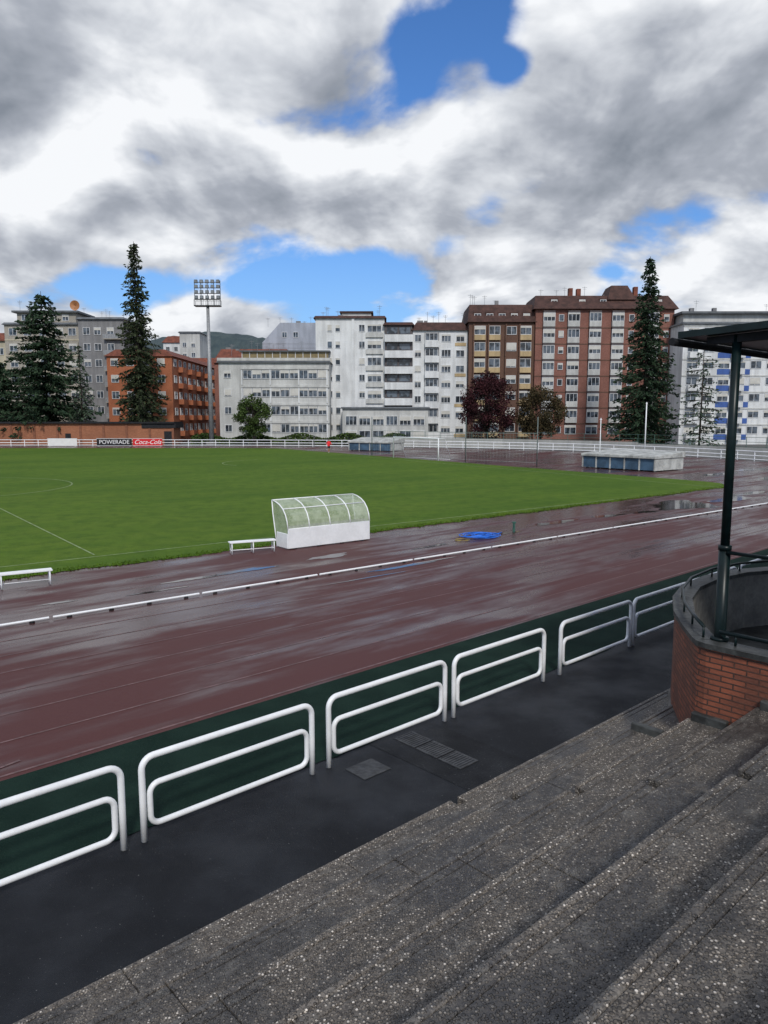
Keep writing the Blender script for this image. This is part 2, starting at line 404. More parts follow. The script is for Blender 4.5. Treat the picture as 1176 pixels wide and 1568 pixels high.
# ------------------------------------------------------------ near fence
def roundloop(x0,x1,z0,z1,r,n=5):
    pts=[]
    for cx,cz,a0 in ((x1-r,z1-r,0),(x0+r,z1-r,90),(x0+r,z0+r,180),(x1-r,z0+r,270)):
        for i in range(n+1):
            a=R(a0+90*i/n); pts.append((cx+r*math.cos(a),0,cz+r*math.sin(a)))
    return pts
panels=[(-11,-8.3),(-8.05,-5.3),(-5.05,-2.4),(-2.15,.4),(.62,3.19),(3.44,5.93),(6.23,8.67),(8.89,11.43),(11.98,14.64),(14.76,17.3),(17.5,20.1)]
s=20.35
while s<62: panels.append((s,s+2.6)); s+=2.85
for (a,b) in panels:
    c=P(a,8.0); o=Obj('pipe_railing',(c[0],c[1],0),ANG)
    L=b-a; pr=o.part('rails',WHITE,True); H=1.03; r=.15; tr=.040
    pts=[(0,0,-.02),(0,0,.5)]+[(r-r*math.cos(R(90*i/6)),0,H-r+r*math.sin(R(90*i/6))) for i in range(7)]
    pts+=[(L-r+r*math.sin(R(90*i/6)),0,H-r+r*math.cos(R(90*i/6))) for i in range(7)]+[(L,0,.5),(L,0,-.02)]
    pr.tube(pts,tr,12)
    pr.tube(roundloop(.09,L-.09,.17,.68,.12),.036,10,closed=True)
    o.done()

pl=Obj('drain_cover',(0,0,0),ANG)
a=pl.part('plate',simple('worn_steel_plate',(.045,.047,.05),.5,.35,6,metal=.2,bmp=.5),bevel=.004)
for i in range(3): a.box(7.56,7.96,6.66+i*.47,7.10+i*.47,.0,.015)
a.box(6.35,6.85,7.35,7.78,.0,.010)
g=pl.part('slots',DARK)
for i in range(26): g.box(7.60,7.92,6.70+i*.052,6.718+i*.052,.008,.0165)
pl.done()
sheet('asphalt_patch',[P(7.2,6.1),P(8.5,6.2),P(8.45,8.18),P(7.15,8.18)],.004,m_asphalt('fresh_asphalt',.006))

# ------------------------------------------------------------ terrace steps
st=Obj('concrete_terrace',(0,0,0),ANG)
body=st.part('treads',AGG,bevel=.012); nose=st.part('nosings',NOSE,bevel=.014); drk=st.part('notch_floor',CONCD)
jt=st.part('joints',DARK)
TR=.815; RI=.39
rr=random.Random(4)
for k in range(1,14):
    t1=5.7-(k-1)*TR; t0=t1-TR-.25; z=RI*k
    endS={1:12.4,2:10.3}.get(k,9.04)
    x=-26
    while x<endS-.01:
        e=min(endS,x+2.35)
        dz=rr.uniform(-.004,.004)
        zb=0 if k==1 else z-RI-.1
        body.box(x+.003,e-.003,t0,t1-.15,zb,z+dz)
        # front strip and nosing, interrupted by the drain notch
        cuts=[(x+.003,e-.003)]
        if k<=6 and x<6.30<e:
            cuts=[(x+.003,6.29),(6.42,e-.003)]
        for (u,v_) in cuts:
            body.box(u,v_,t1-.1497,t1-.06,zb,z+dz)
            nose.box(u,v_,t1-.0597,t1+rr.uniform(-.006,.006),zb+.03 if k>1 else 0,z+.005)
        x=e
    jt.box(-26,endS,t0,t1-.16,0 if k==1 else z-RI-.1,z-.014)
    if k<=6: drk.box(6.288,6.422,t1-.149,t1-.01,0,z-.13)
for k in range(1,14):
    t1=5.7-(k-1)*TR; body.box(15.9,40,t1-TR-.25,t1,0,RI*k)
st.done()

# ------------------------------------------------------------ brick bay
plan=[(9.05,-3.5),(9.05,3.9),(9.09,4.02),(9.2,4.12),(9.7,4.5),(10.25,4.88),(11.1,5.32),(12,5.6),(13,5.68),(13.9,5.55),(14.8,5.15),(15.4,4.5),(15.65,3.5),(15.65,-3.5)]
def inset(pl,dd):
    out=[]
    for i,p in enumerate(pl):
        a=Vector(pl[max(0,i-1)]);b=Vector(pl[min(len(pl)-1,i+1)])
        t=(b-a).normalized(); n=Vector((t.y,-t.x)); out.append((p[0]+n.x*dd,p[1]+n.y*dd))
    return out
bay=Obj('brick_terrace_bay',(0,0,0),ANG)
def ringwall(mb,outer,inner,z0,z1,uv=False):
    n=len(outer); L=[0]
    for i in range(1,n): L.append(L[-1]+(Vector(outer[i])-Vector(outer[i-1])).length)
    uvs=[]
    for i in range(n-1):
        o0,o1,i0,i1=outer[i],outer[i+1],inner[i],inner[i+1]
        q=[(o0[0],o0[1],z0),(o1[0],o1[1],z0),(o1[0],o1[1],z1),(o0[0],o0[1],z1)]
        mb.poly(q); uvs+=[(L[i],z0),(L[i+1],z0),(L[i+1],z1),(L[i],z1)]
        q=[(i0[0],i0[1],z0),(i0[0],i0[1],z1),(i1[0],i1[1],z1),(i1[0],i1[1],z0)]
        mb.poly(q); uvs+=[(L[i],z0),(L[i],z1),(L[i+1],z1),(L[i+1],z0)]
        q=[(o0[0],o0[1],z1),(o1[0],o1[1],z1),(i1[0],i1[1],z1),(i0[0],i0[1],z1)]
        mb.poly(q); uvs+=[(L[i],0),(L[i+1],0),(L[i+1],.2),(L[i],.2)]
        q=[(o0[0],o0[1],z0),(i0[0],i0[1],z0),(i1[0],i1[1],z0),(o1[0],o1[1],z0)]
        mb.poly(q); uvs+=[(L[i],0),(L[i],.2),(L[i+1],.2),(L[i+1],0)]
    if uv: mb.uv=(mb.uv or [])+uvs
w_=bay.part('brick_wall',BRICK); ringwall(w_,plan,inset(plan,.22),0,2.13,True)
cp=bay.part('coping',CONCD); ringwall(cp,inset(plan,-.04),inset(plan,.25),2.132,2.2)
pb=bay.part('plinth',CONC); ringwall(pb,inset(plan,-.035),inset(plan,.1),0,.62)
inn=inset(plan,.2)
fl=bay.part('floor',CONCD); fl.poly([(p[0],p[1],1.15) for p in inn])
lin=bay.part('inner_lining',CONC); ringwall(lin,inset(plan,.222),inset(plan,.24),1.152,2.13)
rl=bay.part('handrail',GREEN,True)
fr=inset(plan,.1)
rl.tube([(9.17,-3,2.34),(9.17,3.8,2.34)],.028,8)
rl.tube([(p[0],p[1],2.34) for p in fr[3:13]],.022,8)
for p in fr[3:13]+[(9.17,y) for y in (3.6,2.4,1.2,0,-1.2)]: rl.tube([(p[0],p[1],2.19),(p[0],p[1],2.34)],.016,6)
rl.tube([(9.25,3.8,3.34),(9.17,-3,3.34)],.024,8); rl.tube([(9.17,-3,2.2),(9.17,-3,3.34)],.03,8)
bk=bay.part('plinth_remnants',CONCD,bevel=.02)
for k in range(2,7):
    t1=5.7-(k-1)*TR; bk.box(8.97,9.06,t1-.5,t1-.05,RI*k-.05,RI*k+.11)
bay.done()
cano=Obj('grandstand_canopy',(0,0,0),ANG)
po=cano.part('posts',GREEN,True)
po.tube([(9.3,3.85,1.1),(9.3,3.85,3.4)],.072,12); po.tube([(9.3,3.85,3.4),(9.3,3.85,6.0)],.055,12)
for s in (16.5,24,31): po.tube([(s,3.85,1.1),(s,3.85,6.0)],.06,12)
po.tube([(9.3,3.85,3.36),(9.3,3.85,3.42)],.08,12); po.tube([(9.3,3.85,2.2),(9.3,3.85,2.24)],.11,12)
rf=cano.part('roof',GREEN); rf.add([(9.1,4.5,5.99),(34,4.5,5.99),(34,-7,6.4),(9.1,-7,6.4),(9.1,4.5,6.07),(34,4.5,6.07),(34,-7,6.5),(9.1,-7,6.5)],
   [(3,2,1,0),(4,5,6,7),(0,1,5,4),(1,2,6,5),(2,3,7,6),(3,0,4,7)])
bm=cano.part('beams',DARK)
for s in (9.3,12.9,16.5,20,24,28):
    bm.add([(s-.05,4.2,5.90),(s+.05,4.2,5.90),(s+.05,-7,6.15),(s-.05,-7,6.15),(s-.05,4.2,5.99),(s+.05,4.2,5.99),(s+.05,-7,6.39),(s-.05,-7,6.39)],[(3,2,1,0),(4,5,6,7),(0,1,5,4),(1,2,6,5),(2,3,7,6),(3,0,4,7)])
bm.tube([(9.05,4.55,5.95),(34,4.55,5.95)],.05,8)
cano.done()

# ------------------------------------------------------------ dugout
dg=Obj('team_dugout',(-3.65,27.72,.0),R(37.5))
L=3.85
prof=[(0,0),(0,.8),(.05,1.08),(.17,1.33),(.36,1.54),(.6,1.68),(.88,1.77),(1.2,1.82)]
wp=dg.part('lower_panels',WHITE,bevel=.01)
wp.box(0,L,-.02,.03,.05,.8); wp.box(-.02,.02,.031,.85,.05,.62); wp.box(L-.02,L+.02,.031,.85,.05,.62)
ft=dg.part('feet',DARK); 
for x in (.3,1.4,2.5,3.5): ft.box(x-.06,x+.06,-.015,.1,.004,.05)
rb=dg.part('ribs',WHITE,True)
NP=4
for i in range(NP+1):
    x=L*i/NP; rb.tube([(x,p[0],p[1]) for p in prof[1:]],.024,8)
for i in (0,NP): 
    x=L*i/NP; rb.tube([(x,1.2,1.82),(x,1.14,1.3),(x,1.0,.7),(x,.86,.02)],.024,8)
for idx in (1,4,7): rb.tube([(0,prof[idx][0],prof[idx][1]),(L,prof[idx][0],prof[idx][1])],.02,8)
pn=dg.part('clear_panels',POLY,True)
for i in range(NP):
    x0=L*i/NP+.02;x1=L*(i+1)/NP-.02
    for j in range(1,len(prof)-1):
        a,b=prof[j],prof[j+1]; pn.add([(x0,a[0]+.01,a[1]-.01),(x1,a[0]+.01,a[1]-.01),(x1,b[0]+.01,b[1]-.01),(x0,b[0]+.01,b[1]-.01)],[(0,1,2,3)])
for x in (.005,L-.005):
    pn.add([(x,p[0],p[1]) for p in prof[1:]]+[(x,1.12,1.3),(x,.99,.75),(x,.9,.62),(x,.04,.62)],[tuple(range(11))])
bs=dg.part('bench_seat',simple('grey_seat',(.30,.31,.30),.5,.1)); bs.box(.1,L-.1,.3,.65,.42,.46); bs.box(.1,L-.1,.12,.16,.55,.9)
for x in (.4,1.9,3.4): bs.box(x-.03,x+.03,.35,.6,.03,.42)
dg.done()
def bench(x,y,rz,L,nl):
    o=Obj('substitutes_bench',(x,y,0),rz); p=o.part('seat',WHITE,bevel=.006); 
    p.box(0,L,-.17,-.02,.42,.465); p.box(0,L,.02,.17,.42,.465)
    g=o.part('legs',WHITE,True)
    for i in range(nl):
        q=.08+(L-.16)*i/(nl-1)
        g.tube([(q,-.15,.01),(q,-.15,.41)],.022,6); g.tube([(q,.15,.01),(q,.15,.41)],.022,6)
        g.tube([(q,-.17,.14),(q,.17,.14)],.018,6); g.tube([(q,-.17,.40),(q,.17,.40)],.018,6)
    g.tube([(.08,0,.14),(L-.08,0,.14)],.018,6)
    o.done()
bench(-5.72,26.85,R(24),1.75,3)
bench(-13.6,19.9,R(31),4.1,4)
hc=Obj('garden_hose_coil',(4.1,30.8,0),R(40))
h=hc.part('hose',BLUE,True); pts=[]
rr=random.Random(3)
for i in range(330):
    a=i*.19; r=.44+.20*math.sin(i*.037)+.05*math.sin(i*.21)+rr.uniform(-.012,.012)
    pts.append((r*1.35*math.cos(a)+.12*math.sin(i*.02),r*math.sin(a)+.1*math.cos(i*.03),.03+.0003*i+.03*abs(math.sin(i*.11))))
pts+=[(.9,.3,.03),(1.2,.1,.03),(1.6,.25,.03)]
h.tube(pts,.018,6)
y_=hc.part('inlet_hose',YEL,True); y_.tube([(-1.25+(.27+.05*math.sin(a*.7))*math.cos(a*.3),-.1+.26*math.sin(a*.3)+.05*math.sin(a*.13),.02+.0006*a) for a in range(56)],.009,6)
hc.done()
tp=Obj('water_tap_post',(5.75,32.3,0)); q=tp.part('post',simple('green_tap_paint',(.03,.10,.08),.5)); q.box(-.05,.05,-.04,.04,0,.40); q.box(-.08,.08,-.07,.07,.40,.45); q.tube([(0,-.04,.34),(0,-.15,.34),(0,-.16,.27)],.015,6); tp.done()

# ------------------------------------------------------------ far fence, wall, boards
ff=Obj('perimeter_railing'); r_=ff.part('rails',WHITE)
FO=[(x*1.004,y*1.004) for x,y in FENCE]
for z in (.18,.62,1.12): r_.tube([(p[0],p[1],z) for p in FO],.06,5)
for i in range(len(FO)-1):
    a=Vector(FO[i]);b=Vector(FO[i+1]);n=max(1,int((b-a).length/2.4))
    for j in range(n):
        c=a.lerp(b,j/n); r_.tube([(c.x,c.y,0),(c.x,c.y,1.12)],.06,5)
ff.done()
bw=Obj('boundary_wall'); wl=bw.part('wall',facademat('pale_render_wall',(.38,.38,.36))); po_=bw.part('fence_posts',simple('green_mesh_post',(.06,.12,.10),.6))
BW=[(2,131.5),(20,124),(29,117),(37,108),(43,98),(48,88),(54,76),(60,68)]
for i in range(len(BW)-1):
    a=Vector(BW[i]);b=Vector(BW[i+1]);t=(b-a).normalized();n=Vector((-t.y,t.x))*.15
    hgt=1.5 if i<3 else 1.3
    wl.add([(a.x-n.x,a.y-n.y,0),(b.x-n.x,b.y-n.y,0),(b.x+n.x,b.y+n.y,0),(a.x+n.x,a.y+n.y,0),(a.x-n.x,a.y-n.y,hgt),(b.x-n.x,b.y-n.y,hgt),(b.x+n.x,b.y+n.y,hgt),(a.x+n.x,a.y+n.y,hgt)],[(3,2,1,0),(4,5,6,7),(0,1,5,4),(1,2,6,5),(2,3,7,6),(3,0,4,7)])
    m=int((b-a).length/2.5)
    for j in range(m):
        c=a.lerp(b,j/m); po_.tube([(c.x,c.y,hgt),(c.x,c.y,2.6)],.04,5)
    for z in (hgt+.1,2.0,2.6): po_.tube([(a.x,a.y,z),(b.x,b.y,z)],.025,4)
bw.done()
sb=Obj('brick_stand_building',(-110,135,0)); q=sb.part('wall',m_brickfar('orange_brick_wall',(.26,.10,.05),(.36,.15,.08))); q.box(0,71.6,0,5,0,4.0)
q=sb.part('roof',DARK); q.box(-.3,72,-.5,5.4,4.0,4.3); q.box(66,72.2,-.2,5,3.2,3.99)
q=sb.part('pilasters',simple('brick_pilaster',(.20,.08,.045),.8))
for i in range(18): q.box(i*4.2,i*4.2+.4,-.12,.02,0,3.98)
q=sb.part('door',DARK); q.box(52,53,-.06,.02,0,2.2); q.box(70,71.4,-.06,.02,0,2.6)
sb.done()
def board(name,x0,x1,col,txt,tcol,font_scale=1.0,shear=0):
    o=Obj(name,(x0,131.3,0)); W=x1-x0
    o.part('panel',simple(name+'_paint',col,.5,.05)).box(0,W,-.04,.04,.15,1.35)
    g=o.part('frame',WHITEF); g.box(-.05,W+.05,-.05,.05,1.351,1.42); g.box(-.05,W+.05,-.05,.05,.08,.149); g.box(.3,.4,-.03,.03,0,.08); g.box(W-.4,W-.3,-.03,.03,0,.08)
    o.done()
    if txt:
        c=bpy.data.curves.new('lettering','FONT'); c.body=txt; c.size=font_scale; c.align_x='CENTER'; c.align_y='CENTER'; c.extrude=.01; c.shear=shear
        t=bpy.data.objects.new('lettering',c); c.materials.append(simple('lettering_paint',tcol,.5,.02)); scene.collection.objects.link(t)
        t.parent=o.e; t.location=(W/2,-.06,.75); t.rotation_euler=(R(90),0,0)
board('advertising_board',-50.9,-44.7,(.012,.012,.014),'POWERADE',(.75,.75,.75),1.0)
board('advertising_board',-44.5,-39.3,(.60,.02,.025),'Coca-Cola',(.8,.8,.8),1.1,.4)
board('advertising_board',-59.6,-54.4,(.72,.72,.70),'',(0,0,0))

# ------------------------------------------------------------ goal, poles, mats
def pole(name,x,y,h,r,mat,cap=True):
    o=Obj(name,(x,y,0)); p=o.part('shaft',mat,True); p.tube([(0,0,0),(0,0,h)],r,8,r2=r*.7); p.tube([(0,0,0),(0,0,.12)],r*2.2,8)
    if cap: p.tube([(-.12,0,h*.97),(.12,0,h*.97)],r*.6,6)
    o.done()
gl=Obj('football_goal',(1.2,93.8,0),math.atan2(87-93.8,6.4-1.2))
p_=gl.part('frame',WHITE,True); W=math.hypot(5.2,6.8)
p_.tube([(0,0,0),(0,0,2.6),(W,0,2.6),(W,0,0)],.09,8)
for x in (0,W): p_.tube([(x,0,2.6),(x,1.0,2.55),(x,2.0,.05)],.03,6)
p_.tube([(0,2.0,.05),(W,2.0,.05)],.03,6)
nt_=gl.part('net',simple('net_cord',(.45,.46,.46),.8,.05))
for i in range(1,28): x=W*i/28; nt_.tube([(x,0.02,2.58),(x,1.0,2.52),(x,2.0,.05)],.008,3,caps=False)
for j in range(9):
    q=j/9; y=1.0+q; z=2.52-2.45*q; nt_.tube([(0,y,z),(W,y,z)],.008,3,caps=False)
gl.done()
bn=Obj('ball_stop_net',(0,0,0)); pp=bn.part('posts',simple('grey_green_post',(.12,.15,.14),.5),True); rp_=bn.part('ropes',simple('net_rope',(.30,.34,.32),.8,.05))
NP_=[(9.3,84.3),(12.5,80.2),(15.8,76.3),(-1.6,98.5)]
for (x,y) in (NP_[0],NP_[2],NP_[3]): pp.tube([(x,y,0),(x,y,5.1)],.055,8)
for z in (.4,2.6,3.4): rp_.tube([(NP_[3][0],NP_[3][1],z),(NP_[0][0],NP_[0][1],z-.1),(NP_[2][0],NP_[2][1],z)],.018,4)
for i in range(60):
    q=i/60; x=NP_[3][0]+(NP_[2][0]-NP_[3][0])*q; y=NP_[3][1]+(NP_[2][1]-NP_[3][1])*q; rp_.tube([(x,y,.1),(x,y,3.4)],.006,3)
bn.done()
pole('white_flag_pole',37.0,105,7.2,.10,WHITE); pole('white_flag_pole',22.0,75.4,5.0,.05,WHITE); pole('white_flag_pole',52.3,92,9,.07,METAL)
pole('white_flag_pole',-12.0,127,4.2,.05,METAL)
MW=simple('weathered_tarpaulin',(.40,.41,.39),.6,.35,1.2); MBL=simple('navy_mat_side',(.05,.10,.16),.6,.35,1)
def mat_cover(x,y,rz,L,Wd,H,sl):
    o=Obj('high_jump_mat_cover',(x,y,0),rz)
    a=o.part('side_panels',MBL); a.box(0,L,0,Wd,.12,H*.8)
    b=o.part('panel_frames',MW)
    n=max(3,int(L/1.6))
    for i in range(n+1):
        q=L*i/n; b.box(q-.07,q+.07,-.06,.02,.08,H*.8)
    b.box(L-.001,L+.06,.0,Wd,.1,H*.78)
    c=o.part('roof',MW,bevel=.05); c.add([(-.15,-.2,H*.8),(L+.15,-.2,H*.8),(L+.15,Wd+.2,H*.8),(-.15,Wd+.2,H*.8),(-.15,-.2,H*.98),(L+.15,-.2,H*.98),(L+.15,Wd+.2,H+sl),(-.15,Wd+.2,H+sl)],[(3,2,1,0),(4,5,6,7),(0,1,5,4),(1,2,6,5),(2,3,7,6),(3,0,4,7)])
    d_=o.part('wheels',DARK); 
    for i in range(n): q=.4+L*i/n; d_.box(q,q+.25,-.02,.1,.004,.12); 
    o.done()
mat_cover(20.2,75,math.atan2(68.6-75,25.2-20.2),8.1,4.8,1.5,.3)
mat_cover(-5.4,114.5,math.atan2(-4.0,7.2),7.4,4.0,1.5,.5)

# ------------------------------------------------------------ floodlight
fd=Obj('floodlight_tower',(-32.2,138.5,0)); q=fd.part('mast',METAL,True); q.tube([(0,0,0),(0,0,25.5)],.48,12,r2=.28)
q=fd.part('base',CONC); q.box(-.9,.9,-.9,.9,0,.6)
fr_=fd.part('frame',simple('dark_steel',(.08,.085,.09),.5))
W=2.35
for z in (25.3,26.5,27.5,28.5,29.5): fr_.tube([(-W,0,z),(W,0,z)],.07,5)
for x in (-W,-W/2,0,W/2,W): fr_.tube([(x,0,25.3),(x,0,29.8)],.06,5)
for y in (-.7,.7): 
    fr_.tube([(-W,y,25.3),(W,y,25.3)],.07,5); fr_.tube([(-W,y,26.3),(W,y,26.3)],.04,5)
    for i in range(9): x=-W+2*W*i/8; fr_.tube([(x,y,25.3),(x,y,26.3)],.03,4)
for x in (-W,W): fr_.tube([(x,-.7,25.3),(x,.7,25.3)],.06,5)
fr_.box(-W,W,-.7,.7,25.2,25.28)
lp=fd.part('lamps',simple('lamp_housing',(.08,.09,.10),.4)); lg=fd.part('lamp_glass',simple('lamp_glass',(.20,.22,.24),.15))
for j,z in enumerate((26.8,27.75,28.7,29.6)):
    for i in range(5):
        x=-W+.35+i*(2*W-.7)/4; lp.frustum(x-.32,x+.32,-.45,-.05,z-.3,z+.3,.04,.0); lg.box(x-.26,x+.26,-.48,-.45,z-.22,z+.22)
fd.done()

# ------------------------------------------------------------ buildings
rb_=random.Random(11)
def window(B,x,z,w,h,y=0,shut=None,mull=1,frame=WHITEF):
    F=B.part('window_frames',frame); G=B.part('window_panes',GLASS); S=B.part('roller_shutters',SHUT)
    t=.08
    F.box(x,x+w,y-.12,y+.02,z,z+t); F.box(x,x+w,y-.12,y+.02,z+h-t,z+h)
    F.box(x,x+t,y-.12,y+.02,z+t,z+h-t); F.box(x+w-t,x+w,y-.12,y+.02,z+t,z+h-t)
    G.box(x+t,x+w-t,y-.03,y+.02,z+t,z+h-t)
    for i in range(1,mull+1):
        m=x+w*i/(mull+1); F.box(m-.035,m+.035,y-.08,y-.031,z+t,z+h-t)
    if shut is None: shut=rb_.choice([0,0,.2,.35,.5,.9,0,.25])
    if shut>0: S.box(x+t,x+w-t,y-.10,y-.082,z+h-t-(h-2*t)*shut,z+h-t)
def house(name,x0,x1,y,depth,ztop,wallmat,roof=None,rh=0,rz=0):
    B=Obj(name,(x0,y,0),rz); W=x1-x0
    B.part('walls',wallmat).box(0,W,0,depth,0,ztop)
    if roof: B.part('roof',roof).frustum(-.4,W+.4,-.5,depth+.4,ztop,ztop+rh,min(1.2,rh*.7) ,min(depth*.4,rh*1.3))
    B.W=W; return B
def rooftop_bits(B,W,z,depth,seed,n=5):
    rr=random.Random(seed); q=B.part('chimneys',GREYD); a=B.part('antennas',METAL)
    for i in range(max(1,n-2)):
        x=rr.uniform(.08,.92)*W; y=rr.uniform(.25,.6)*depth; s_=rr.uniform(.3,.6); q.box(x-s_,x+s_,y,y+.8,z-1.5,z+rr.uniform(.5,1.2))
    for i in range(n+2):
        x=rr.uniform(.05,.95)*W; y=rr.uniform(.25,.6)*depth; hh=rr.uniform(1.2,2.6); a.tube([(x,y,z-.5),(x,y,z+hh)],.03,4); a.tube([(x-.5,y,z+hh*.9),(x+.5,y,z+hh*.9)],.025,4); a.tube([(x-.35,y,z+hh*.75),(x+.35,y,z+hh*.75)],.02,4)

GREY=facademat('warm_grey_render',(.34,.315,.27)); GREYD=facademat('slate_grey_cladding',(.20,.20,.205)); WH=facademat('white_render',(.63,.645,.65),.12)
WH2=facademat('off_white_render',(.48,.485,.47),.14); ORB=m_brickfar('orange_brick',(.30,.092,.040),(.42,.155,.075)); RBR=m_brickfar('red_brown_brick',(.19,.080,.060),(.275,.125,.095))
BRN=m_brickfar('brown_brick',(.10,.052,.036),(.15,.082,.056)); YP=facademat('pale_ochre_panel',(.44,.33,.18)); BLP=facademat('blue_panel',(.05,.11,.34)); SLB=facademat('pale_blue_siding',(.34,.37,.43)); BANDG=facademat('band_grey',(.085,.075,.078))
CRM=facademat('cream_render',(.46,.42,.32))
B=house('apartment_building',-83,-66.4,165,14,25.2,GREY,ROOFG,.5)
for f in range(7):
    z=1.6+f*3.4
    for x in (1.0,4.2,7.6,11.2,14.0): window(B,x,z+.9,1.7,1.6)
    B.part('floor_bands',CRM).box(0,16.6,-.08,.02,z-.2,z+.1)
B.part('penthouse',GREY).box(2,15,2,10,25.7,28.0); B.part('penthouse_roof',ROOFG).box(1.2,15.8,1.2,11,28,28.4)
for x in (3,6,9,12): window(B,x,26.3,1.4,1.3,y=2)
dsh=B.part('satellite_dish',simple('rusty_orange_dish',(.38,.17,.07),.6)); dp=[]
for i in range(16):
    a=2*math.pi*i/16; dp.append((14.6+1.1*math.cos(a),2.6,29.7+1.1*math.sin(a)))
dsh.add(dp+[(14.6,3.1,29.7)],[(i,(i+1)%16,16) for i in range(16)]); dsh.tube([(14.6,3.1,28.4),(14.6,3.1,29.7)],.08,6); dsh.tube([(14.6,3.1,29.7),(14.6,1.8,29.9)],.04,5)
rooftop_bits(B,16.6,28.5,12,1,4); B.done()
B=house('apartment_building',-66.4,-56.6,164,14,26.2,GREYD,ROOFG,.5)
for f in range(7):
    z=1.6+f*3.4
    for x in (1.0,3.4,6.2): window(B,x,z+.9,1.5,1.6,mull=1)
    B.part('balcony_slabs',GREY).box(5.6,9.6,-1.0,-.0,z-.1,z+.08); B.part('balcony_rails',METAL).box(5.6,9.6,-1.02,-.96,z+.08,z+1.0)
rooftop_bits(B,9.8,26.7,12,2,3); B.done()
B=house('apartment_building',-106,-83.2,168,14,22,CRM,ROOFR,2)
for f in range(6):
    for i in range(7): window(B,1+i*3.1,2+f*3.4,1.5,1.5)
B.done()
B=Obj('orange_brick_building',(-42.4,150,0),R(90))
B.part('walls',ORB).box(0,42,0,13,0,17.2); B.part('roof',ROOFR).frustum(-.4,42.4,-.5,13.4,17.2,18.6,1,2)
for f in range(5):
    z=1.4+f*3.25
    for i in range(11): window(B,1.2+i*3.7,z+.9,1.8,1.5)
    for i in range(5): B.part('balcony_fronts',WH2 if f%2 else ORB).box(4.4+i*7.4,7.0+i*7.4,-1.0,-.0,z-.1,z+.95)
B.T=Matrix.Rotation(R(-90),4,'Z')
for f in range(5):
    for i in range(4): window(B,-12.2+i*3.1,2.3+f*3.25,1.5,1.5)
B.T=None; rooftop_bits(B,42,18,13,3,5); B.done()
B=house('white_house',-68,-60,232,10,28,WH,ROOFR,2.2); 
for i in range(3):
    for f in range(3): window(B,.8+i*2.5,20+f*2.7,1.2,1.4)
B.done()
B=house('white_house',-61,-55,225,10,30.2,WH2,ROOFG,.4)
for i in range(2):
    for f in range(3): window(B,.8+i*2.6,20+f*3,1.2,1.4)
B.done()
B=house('tiled_roof_building',-38,-21.4,168,12,17.2,RBR,ROOFR,3.4); 
for i in range(5): window(B,1+i*3.2,14.4,1.5,1.5)
rooftop_bits(B,16.6,20,12,4,5); B.done()
B=Obj('pale_blue_building',(-28.4,176,0)); 
w0=B.part('walls',SLB); w0.add([(0,0,0),(12.8,0,0),(12.8,0,27),(4.2,0,27),(0,0,22.5),(0,12,0),(12.8,12,0),(12.8,12,27),(4.2,12,27),(0,12,22.5)],[(0,1,2,3,4),(9,8,7,6,5),(0,4,9,5),(4,3,8,9),(3,2,7,8),(2,1,6,7)])
for i in range(8): B.part('siding_grooves',GREYD).box(0.05,12.7,-.03,.01,15.5+i*.95,15.54+i*.95)
for x in (4.6,7.2): window(B,x,23.6,1.2,1.3)
rooftop_bits(B,12.8,27,12,5,3); B.done()
B=house('office_building',-32,-10.6,145,16,15.6,WH2,ROOFG,.35)
for f in range(4):
    z=1.2+f*3.45
    B.part('ribbon_recess',GREYD).box(4.6,21.0,-.02,.015,z+.9,z+2.7)
    for i in range(9): window(B,4.7+i*1.81,z+.95,1.7,1.7,y=-.03,mull=1)
    B.part('floor_bands',WH2).box(4.3,21.4,-.3,.02,z+2.75,z+3.15)
    window(B,1.0,z+1.1,1.4,1.4)
    for i in range(4): B.part('pilasters',WH).box(4.35+i*5.5,4.6+i*5.5,-.22,.02,z-.2,z+2.7)
B.part('parapet',WH2).box(-.2,21.6,-.2,.3,15.951,16.5)
B.part('roof_terrace_glazing',simple('amber_glazing',(.22,.17,.08),.3)).box(4,21,3,9,15.9,17.9); B.part('terrace_roof',ROOFG).box(3.6,21.4,2.5,9.5,17.9,18.15)
for i in range(12): B.part('terrace_posts',WHITEF).box(4+i*1.5,4.12+i*1.5,2.9,3.01,15.96,17.9)
rooftop_bits(B,21,18,16,6,2); B.done()
B=house('apartment_building',-13.6,.1,150,14,24.6,WH,ROOFB,.5)
for f in range(7):
    z=1.5+f*3.25
    window(B,2.3,z+1,1.0,1.4,mull=0); window(B,3.9,z+1,1.0,1.4,mull=0)
    window(B,8.6,z+1,1.2,1.4); window(B,10.3,z+.9,2.8,1.6,mull=2)
    B.part('balcony_parapets',WH2).box(10.0,13.4,-.35,.0,z-.1,z+.8)
B.part('pilaster',WH).box(7.2,7.7,-.25,.02,0,24.58)
B.part('lift_housing',WH2).box(5,11,4,8,25,26.2); B.part('lift_housing_roof',ROOFB).box(4.6,11.4,3.6,8.4,26.2,26.5)
rooftop_bits(B,13.7,25.2,12,7,4); B.done()
B=house('low_annex_building',-8,8.5,143,6,6.8,WH2,ROOFG,.3)
for i in range(6): window(B,.6+i*2.6,3.6,2.2,1.8,mull=2); 
for i in range(6): window(B,.6+i*2.6,.6,2.2,2.0,mull=1)
B.done()
B=house('apartment_building',.15,5.6,149.3,14,23.2,BANDG,ROOFB,.6)
for f in range(7):
    z=1.2+f*3.1
    B.part('balcony_fronts',WH).box(-.05,5.5,-1.0,.0,z+.1,z+1.5)
    for x in (.4,2.9): B.part('balcony_glazing',GLASS).box(x,x+2.1,-.05,.01,z+1.75,z+2.95)
B.done()
B=house('apartment_building',5.7,16.6,149.6,14,22.2,WH,ROOFB,1.8)
